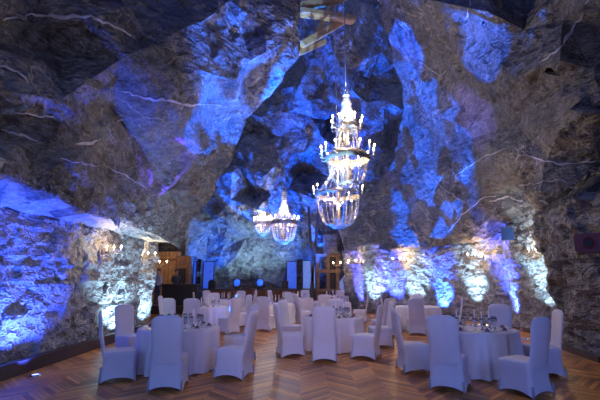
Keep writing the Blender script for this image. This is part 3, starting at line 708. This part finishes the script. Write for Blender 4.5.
GA, GB, GC, GF = 'white chairs round the nearest left table', 'white chairs round the middle table', 'white chairs round the nearest right table', 'white chairs at the far tables'
def to(p, t): return (t[0] - p[0], t[1] - p[1])
for (x, y, f, lab, g) in [
    (-2.02, 6.12, (-.1, 1), 'white covered chair with its back to the camera before the nearest left table', GA),
    (-3.05, 6.65, (1, .45), 'leftmost white covered chair, side-on, facing right to the nearest left table', GA),
    (-3.55, 8.35, (1, -.6), 'white covered chair by the lit left wall, just behind the leftmost chair', GA),
    (-1.12, 6.85, (-1, .25), 'white covered chair side-on at the right of the nearest left table', GA),
    (-1.28, 8.35, (-1, -.75), 'white covered chair behind the side-on one at the right of the nearest left table', GA),
    (.50, 8.22, (.05, 1), 'white covered chair with its back to the camera before the middle table', GB),
    (-.22, 8.75, (1, .3), 'white covered chair side-on at the left of the middle table, facing right', GB),
    (1.42, 8.5, (-1, .45), 'white covered chair at the right of the middle table, facing left', GB),
    (-.18, 10.3, (.9, -.5), 'white covered chair behind the left one of the middle table, seat to the camera', GB),
    (1.02, 11.0, (-.1, -1), 'white covered chair facing the camera behind the middle table', GB),
    (2.0, 9.9, (-1, -.1), 'white covered chair half hidden behind the right one of the middle table', GB),
    (2.3, 6.12, (.6, 1), 'white covered chair seen from behind before the nearest right table, nearest the aisle', GC),
    (2.08, 7.3, (1, .05), 'white covered chair side-on at the left of the nearest right table, facing right', GC),
    (3.32, 5.85, (-.5, .9), 'nearest white covered chair at the right, seat turned left, back toward the camera', GC),
    (4.28, 7.0, (-1, .2), 'rightmost white covered chair, side-on behind the nearest right one', GC),
    (4.2, 8.35, (-.6, -.8), 'white covered chair facing the camera behind the nearest right table, before the lit wall', GC),
    (3.55, 12.15, (.2, 1), 'white covered chair with its back to the camera before the table by the pale pier', GF),
    (4.95, 12.9, (-1, .4), 'white covered chair at the right of the table by the pale pier', GF),
    (3.0, 12.9, (1, -.2), 'white covered chair at the left of the table by the pale pier', GF),
    (2.45, 11.7, (-.5, .8), 'white covered chair behind the half hidden one right of the middle table', GF),
    (4.4, 14.8, (-.2, -1), 'white covered chair facing the camera behind the table by the pale pier', GF),
    (-1.12, 13.1, (.35, 1), 'white covered chair alone left of the centre aisle, back to the camera, seat turned right', GF),
    (-2.2, 12.35, (-.7, .6), 'white covered chair leaning right at the right of the table behind the nearest left table', GF),
    (-3.75, 11.9, (.4, 1), 'left one of two adjacent chair backs behind the nearest left table', GF),
    (-3.15, 11.75, (0, 1), 'right one of two adjacent chair backs behind the nearest left table', GF),
    (-4.35, 13.2, (1, 0), 'white covered chair at the left of the table behind the nearest left table', GF),
    (-2.1, 14.1, (-.8, -.6), 'white covered chair facing the camera, third table row, left of the aisle', GF),
    (-3.3, 14.6, (0, -1), 'white covered chair facing the camera behind the table behind the nearest left table', GF),
    (-2.2, 15.9, (1, -.3), 'white covered chair at the left of the table with the back-turned chair', GF),
    (-.65, 16.5, (-.6, -.8), 'white covered chair facing the camera behind the table with the back-turned chair', GF),
    (-4.4, 17.6, (1, .4), 'white covered chair at the left of the table before the dark bar', GF),
    (-3.6, 16.9, (0, 1), 'white covered chair with its back to the camera at the table before the dark bar', GF),
    (-2.3, 17.8, (-1, .2), 'white covered chair at the right of the table before the dark bar', GF),
    (-3.0, 19.5, (-.2, -1), 'white covered chair facing the camera at the table before the dark bar', GF),
    (-2.75, 21.8, (-1, .1), 'white covered chair side-on standing alone before the left half of the stage', GF),
    (-.5, 18.3, (.3, 1), 'white covered chair with its back to the camera before the right half of the stage', GF),
    (-1.3, 20.6, (1, -.5), 'white covered chair at the left of the table before the right half of the stage', GF),
    (1.0, 19.8, (-1, 0), 'white covered chair at the right of the table before the right half of the stage', GF),
    (.2, 20.9, (-.2, -1), 'white covered chair facing the camera right before the stage skirt', GF),
    (.95, 14.75, (.2, 1), 'white covered chair seen from behind in the row after the middle table', GF),
    (2.35, 15.6, (-1, .2), 'white covered chair side-on before the rounded pale pillar', GF),
    (.15, 15.3, (1, .4), 'white covered chair at the left of the table directly behind the middle table', GF),
    (2.1, 21.1, (0, 1), 'white covered chair with its back to the camera at the table beside the timber tower', GF),
    (.8, 22.3, (1, .1), 'white covered chair at the left of the table beside the timber tower', GF),
    (-4.6, 20.2, (.6, -.6), 'white covered chair at the foot of the bar platform', GF),
]:
    chair(x, y, f, lab, g)

# ------------------------------------------------------------------ stage
SY = 28.6
t = tag(empty('stage', (-1.9, SY, 0)), 'low stage with brown pleated skirt below the glowing rock backdrop', 'stage')
bm = bmesh.new(); box(bm, (0, .95, .98), (8.9, 1.8, .1)); bmobj('deck', bm, M['darkwood'], t)
V, F = [], []; n = 260
for k in range(n + 1):
    x = -4.4 + 8.8 * k / n; y = .05 * math.sin(k * 1.25) - .02
    V += [(x, y, .02), (x, y * .6, .95)]
for k in range(n): F.append((2 * k, 2 * k + 2, 2 * k + 3, 2 * k + 1))
obj('skirt', V, F, M['drape'], t)
def stagebox(name, px0, px1, py0, py1, d, dep, mat, label, cat, group=None, parts=True):
    a, b_ = P(px0, py1, d), P(px1, py0, d); z0 = 1.03
    if name == 'lit_panel': z0 = 1.065
    t = tag(empty(name, ((a.x + b_.x) / 2, d, z0)), label, cat, group)
    w_, h_ = b_.x - a.x, b_.z - z0
    return t, w_, h_
for px0, px1, lab in ((197, 202, 'tall black loudspeaker stack left on the stage'), (297, 302, 'tall black loudspeaker stack right on the stage')):
    t, w_, h_ = stagebox('speaker_stack', px0, px1, 259, 288, 29.0, .5, None, lab, 'loudspeaker', 'loudspeaker stacks on the stage')
    bm = bmesh.new(); box(bm, (0, 0, h_ * .2), (w_, .5, h_ * .4), bev=.02); bmobj('bass_cabinet', bm, M['black'], t)
    bm = bmesh.new(); box(bm, (0, 0, h_ * .78), (w_, .5, h_ * .42), bev=.02); bmobj('top_cabinet', bm, M['black'], t)
    V, F = lathe([(.03, h_ * .4), (.03, h_ * .58)], 6); obj('pole', V, F, M['black'], t)
    for zz in (.12, .28, .7, .86):
        V, F = lathe([(.001, 0), (w_ * .36, .01), (w_ * .4, .03)], 14); o = obj('driver', [(v[0], -.26 - v[2], v[1] + h_ * zz) for v in V], F, M['darkwood'], t)
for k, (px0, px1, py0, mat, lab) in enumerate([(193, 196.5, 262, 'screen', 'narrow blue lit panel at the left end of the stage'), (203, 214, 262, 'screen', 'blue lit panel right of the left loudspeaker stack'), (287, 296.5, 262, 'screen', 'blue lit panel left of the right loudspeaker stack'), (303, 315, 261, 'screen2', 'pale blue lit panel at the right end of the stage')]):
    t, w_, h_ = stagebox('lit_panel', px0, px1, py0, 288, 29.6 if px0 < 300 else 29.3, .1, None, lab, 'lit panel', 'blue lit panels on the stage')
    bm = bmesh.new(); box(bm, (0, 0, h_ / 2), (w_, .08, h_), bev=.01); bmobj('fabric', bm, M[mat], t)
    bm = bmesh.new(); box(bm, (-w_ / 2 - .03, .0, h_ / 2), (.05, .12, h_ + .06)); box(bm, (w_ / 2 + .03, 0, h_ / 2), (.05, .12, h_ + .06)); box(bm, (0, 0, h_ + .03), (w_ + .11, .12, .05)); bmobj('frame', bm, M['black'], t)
for px, lab in ((237, 'blue glowing round stage light, left one on the stage'), (260, 'blue glowing round stage light, right one on the stage')):
    c = P(px, 283, 28.9); t = tag(empty('moving_head_light', (c.x, 28.9, 1.03)), lab, 'stage light', 'moving head lights on the stage')
    bm = bmesh.new(); box(bm, (0, 0, .07), (.42, .34, .14), bev=.02); bmobj('base', bm, M['black'], t)
    bm = bmesh.new(); box(bm, (-.26, 0, .3), (.06, .16, .4), bev=.01); box(bm, (.26, 0, .3), (.06, .16, .4), bev=.01); box(bm, (0, 0, .14), (.56, .16, .05)); bmobj('yoke', bm, M['black'], t)
    bm = bmesh.new(); bmesh.ops.create_uvsphere(bm, u_segments=16, v_segments=10, radius=.23); bmobj('head', bm, M['orb'], t, True, loc=(0, 0, .44))
    c2 = P(px + 9.5, 285, 28.9); t = tag(empty('monitor_wedge', (c2.x, 28.85, 1.03)), lab.split(',')[0].replace('blue glowing round stage light', 'black floor monitor') + (' right of the left blue stage light' if px < 250 else ' right of the right blue stage light'), 'monitor speaker', 'floor monitors on the stage')
    bm = bmesh.new(); box(bm, (0, 0, .13), (.6, .35, .22), bev=.02); bmobj('cabinet', bm, M['black'], t)
    bm = bmesh.new(); box(bm, (0, -.17, .15), (.5, .03, .16), Matrix.Rotation(-.5, 3, 'X')); bmobj('grille', bm, M['darkwood'], t)
for px, lab in ((212, 'black equipment case left on the stage'), (285, 'black equipment case right on the stage')):
    c = P(px, 283, 28.9); t = tag(empty('equipment_case', (c.x, 28.9, 1.03)), lab, 'case', 'cases on the stage')
    bm = bmesh.new(); box(bm, (0, 0, .28), (.46, .4, .54), bev=.02); bmobj('body', bm, M['black'], t)
    bm = bmesh.new(); box(bm, (0, 0, .60), (.3, .3, .1), bev=.02); bmobj('lid', bm, M['darkwood'], t)
lamp('SPOT', 'stage_light', (-2.9, 29.9, 1.3), (0.5, 0.8, 1.0), 560, P(238, 250, 30), 130, .8, .02)
lamp('SPOT', 'stage_light', (-1.0, 29.9, 1.3), (0.5, 0.8, 1.0), 560, P(270, 255, 30), 130, .8, .02)
lamp('SPOT', 'stage_light', (-5.5, 29.7, 1.3), BLUE, 1500, P(205, 245, 30), 110, .8, .02)
lamp('SPOT', 'stage_light', (.6, 29.7, 1.3), BLUE, 1000, P(300, 245, 30), 110, .8, .02)

# ------------------------------------------------------------------ bar at the left rear
struct(bmobj('floor_bar_platform', (lambda b: (box(b, (-8.0, 23.2, .2), (5.0, 5.6, .4)), b)[1])(bmesh.new()), M['darkwood']))
t = tag(empty('bar_counter', (-6.05, 20.8, .4)), 'black bar counter on a platform in the left rear recess', 'bar')
bm = bmesh.new(); box(bm, (0, 0, .5), (1.75, .5, 1.0), bev=.01); bmobj('body', bm, M['black'], t)
bm = bmesh.new(); box(bm, (0, 0, 1.03), (1.85, .62, .06), bev=.01); bmobj('counter_top', bm, M['darkwood'], t)
t = tag(empty('wooden_wall', (-8.2, 25.4, .4)), 'vertical brown board wall behind the bar', 'board wall')
bm = bmesh.new()
for k in range(13): box(bm, (-2.3 + k * .24, 0, 1.5), (.215, .08 + .02 * (k % 2), 3.0))
bmobj('boards', bm, M['plank'], t)
bm = bmesh.new(); box(bm, (-.9, -.07, .9), (3.0, .06, .12)); box(bm, (-.9, -.07, 2.5), (3.0, .06, .12)); bmobj('rail', bm, M['wood'], t)
t = tag(empty('bar_cabinet', (-7.15, 24.8, .4)), 'dark cabinet with an arched opening beside the board wall', 'cabinet')
bm = bmesh.new(); box(bm, (0, .2, 1.35), (.8, .5, 2.7), bev=.03); bmobj('body', bm, M['wood'], t)
bm = bmesh.new(); box(bm, (-.05, -.08, 1.1), (.5, .04, 1.7), bev=.01); bmobj('door', bm, M['black'], t)
lamp('POINT', 'bar_lamp', (-8.3, 23.8, 2.9), (1, .55, .28), 28, radius=.1)
lamp('POINT', 'bar_lamp', (-6.9, 23.6, 2.9), (1, .6, .4), 12, radius=.1)
struct(bmobj('wall_recess_back', (lambda b: (box(b, (-9.6, 26.6, 2.5), (4.2, .6, 5.0)), b)[1])(bmesh.new()), M['rock']))
struct(bmobj('wall_recess_left', (lambda b: (box(b, (-10.6, 22.0, 2.5), (.5, 9, 5.0)), b)[1])(bmesh.new()), M['rock']))
struct(bmobj('ceiling_recess', (lambda b: (box(b, (-9.1, 21.6, 4.55), (3.6, 9.4, .6)), b)[1])(bmesh.new()), M['rock']))

# ------------------------------------------------------------------ people
def person(x, y, z, rz, top, legs, label, arm_pose):
    root = tag(empty('person', (x, y, z), rz), label, 'person', 'people at the bar')
    J = [(0, 0, .95), (0, 0, 1.15), (0, .01, 1.38), (0, .0, 1.48), (0, .01, 1.56), (.18, 0, 1.42), (.23, .0, 1.16), arm_pose[0], (-.18, 0, 1.42), (-.23, 0, 1.16), arm_pose[1], (.1, 0, .9), (.11, .01, .5), (.12, -.02, .09), (.12, .12, .03), (-.1, 0, .9), (-.11, .01, .5), (-.12, -.02, .09), (-.12, .12, .03), (0, .015, 1.66), (0, .01, 1.75)]
    E = [(0, 1), (1, 2), (2, 3), (3, 4), (2, 5), (5, 6), (6, 7), (2, 8), (8, 9), (9, 10), (0, 11), (11, 12), (12, 13), (13, 14), (0, 15), (15, 16), (16, 17), (17, 18), (4, 19), (19, 20)]
    Rr = [(.15, .11), (.14, .1), (.16, .1), (.065, .06), (.065, .065), (.065, .06), (.048, .048), (.035, .035), (.065, .06), (.048, .048), (.035, .035), (.095, .095), (.065, .065), (.045, .045), (.035, .03), (.095, .095), (.065, .065), (.045, .045), (.035, .03), (.082, .095), (.06, .07)]
    me = bpy.data.meshes.new('body'); me.from_pydata(J, E, []); o = bpy.data.objects.new('body', me); C.objects.link(o); o.parent = root
    md = o.modifiers.new('skin', 'SKIN'); me.skin_vertices  # layer made by the modifier
    lay = me.skin_vertices[0] if len(me.skin_vertices) else None
    if lay:
        for i, r in enumerate(Rr): lay.data[i].radius = r
        lay.data[0].use_root = True
    md.use_smooth_shade = True
    sb = o.modifiers.new('sub', 'SUBSURF'); sb.levels = 1; sb.render_levels = 1
    m_, nt, b = newmat('person_clothes'); N = nt.nodes.new
    tc = N('ShaderNodeTexCoord'); sp = N('ShaderNodeSeparateXYZ'); rp = N('ShaderNodeValToRGB'); mr = N('ShaderNodeMapRange'); mr.inputs[2].default_value = 2
    nt.links.new(tc.outputs['Object'], sp.inputs[0]); nt.links.new(sp.outputs[2], mr.inputs[0]); mr.inputs[1].default_value = 0; mr.inputs[2].default_value = 2.0
    nt.links.new(mr.outputs[0], rp.inputs[0]); rp.color_ramp.interpolation = 'CONSTANT'; e = rp.color_ramp.elements
    e[0].position = 0; e[0].color = (.02, .02, .02, 1); e[1].position = .04; e[1].color = (*legs, 1); a = e.new(.49); a.color = (*top, 1); a = e.new(.745); a.color = (.45, .28, .2, 1)
    nt.links.new(rp.outputs[0], b.inputs['Base Color']); b.inputs['Roughness'].default_value = .8
    me.materials.append(m_)
    bm = bmesh.new(); bmesh.ops.create_uvsphere(bm, u_segments=14, v_segments=10, radius=.1)
    bmesh.ops.delete(bm, geom=[v for v in bm.verts if v.co.z < -.02 and v.co.y > -.03], context='VERTS'); bmesh.ops.scale(bm, vec=(.9, 1.08, 1.05), verts=bm.verts)
    bmobj('hair', bm, M['hair'], root, True, loc=(0, -.012, 1.735))
    for s in (-1, 1):
        bm = bmesh.new()
        hp = Vector(arm_pose[0 if s > 0 else 1]); box(bm, hp + Vector((0, .0, -.05)), (.035, .07, .09), bev=.012)
        for k in range(4): box(bm, hp + Vector((0, -.027 + k * .018, -.125 - (.01 if k in (1, 2) else 0))), (.016, .015, .07), bev=.004)
        box(bm, hp + Vector((0, .05, -.06)), (.016, .018, .06), Matrix.Rotation(.5, 3, 'X'), bev=.004)
        bmobj('hand', bm, M['skin'], root, True)
    return root
person(-7.3, 21.0, .4, 2.6, (.42, .45, .6), (.05, .06, .14), 'person in a pale shirt and dark trousers standing left of the bar counter', [(.24, .1, .93), (-.25, .06, .92)])
person(-6.6, 21.75, .4, -2.4, (.025, .03, .05), (.03, .03, .05), 'person in dark clothes standing behind the bar counter', [(.2, .25, 1.08), (-.2, .25, 1.08)])

# ------------------------------------------------------------------ timber tower right of the stage, beams in the roof
t = tag(empty('timber_tower', P(330, 300, 25.8) * 1.0), 'dark timber mine structure with posts and stone block right of the stage', 'timber structure')
t.location.z = 0
bm = bmesh.new(); box(bm, (.05, 0, 3.9), (.9, .8, 1.3), bev=.08); bmobj('stone_block', bm, M['rock'], t)
for x in (-.75, -.1, .5):
    bm = bmesh.new(); box(bm, (x, 0, 1.65), (.2, .2, 3.3), bev=.02); bmobj('post', bm, M['wood'], t)
for z in (1.0, 2.2, 3.2):
    bm = bmesh.new(); box(bm, (-.1, -.08, z), (1.6, .16, .2), bev=.02); bmobj('cross_beam', bm, M['wood'], t)
bm = bmesh.new(); box(bm, (.2, .25, 1.6), (.6, .1, 3.2)); bmobj('back_board', bm, M['black'], t)
for (x, lean) in ((-.95, .1), (-1.15, -.05)):
    bm = bmesh.new(); box(bm, (x, .3, 3.2), (.18, .2, 6.4), Matrix.Rotation(lean, 3, 'Y'), bev=.03); bmobj('leaning_pole', bm, M['darkwood'], t)
def beam(p0, p1, th, label):
    a, b_ = P(*p0), P(*p1); d = b_ - a; bm = bmesh.new(); box(bm, (0, 0, 0), (th, th * .7, d.length), bev=.03)
    o = bmobj('roof_beam', bm, M['plank']); o.location = (a + b_) / 2; o.rotation_euler = d.to_track_quat('Z', 'Y').to_euler(); return tag(o, label, 'beam', 'timber beams high in the roof')
beam((296, 8, 12.2), (346, -3, 13.2), .35, 'topmost pale timber beam high in the roof cleft')
beam((300, 12, 12.2), (354, 20, 13.2), .33, 'horizontal pale timber beam with its end showing high in the roof cleft')
beam((300, 46, 12.4), (346, 19, 13.4), .36, 'diagonal timber beam rising right in the roof cleft')
beam((296, 54, 12.4), (324, 42, 13.4), .28, 'lowest short timber beam with a round orange end in the roof cleft')
beam((318, 32, 12.6), (334, 2, 13.6), .22, 'thin brown strut between the upper roof beams')

# ------------------------------------------------------------------ wall fittings on the right
c = P(590, 243.5, 7.9); t = tag(empty('red_metal_box', c, -.63), 'dark red metal box with a round socket jutting from the right rock', 'metal box')
bm = bmesh.new(); box(bm, (.3, 0, 0), (1.1, .5, .36), bev=.03); bmobj('housing', bm, M['red'], t)
V, F = lathe([(.115, 0), (.12, .05), (.09, .06), (.08, .01), (.001, .01)], 18); obj('socket', [(v[0] - .02, -.25 - v[2], v[1]) for v in V], F, M['red'], t)
V, F = lathe([(.001, 0), (.07, .0)], 12); obj('opening', [(v[0] - .02, -.275 - v[2], v[1]) for v in V], F, M['black'], t)
V, F = tube([(.35, -.1, -.15), (.34, -.1, -.5), (.38, -.1, -.9)], .04, 8); obj('pipe', V, F, M['red'], t)
c = P(507.5, 234, 13.3); t = tag(empty('wall_floodlight', c, .2), 'small blue box floodlight below the rock edge on the right wall', 'floodlight')
bm = bmesh.new(); box(bm, (0, 0, 0), (.34, .22, .4), bev=.02); bmobj('housing', bm, M['bluebox'], t)
bm = bmesh.new()
for k in range(4): box(bm, (-.12 + .08 * k, -.12, 0), (.02, .03, .36))
bmobj('fins', bm, M['bluebox'], t)
bm = bmesh.new(); box(bm, (.05, .25, .1), (.05, .5, .05)); bmobj('bracket', bm, M['black'], t)
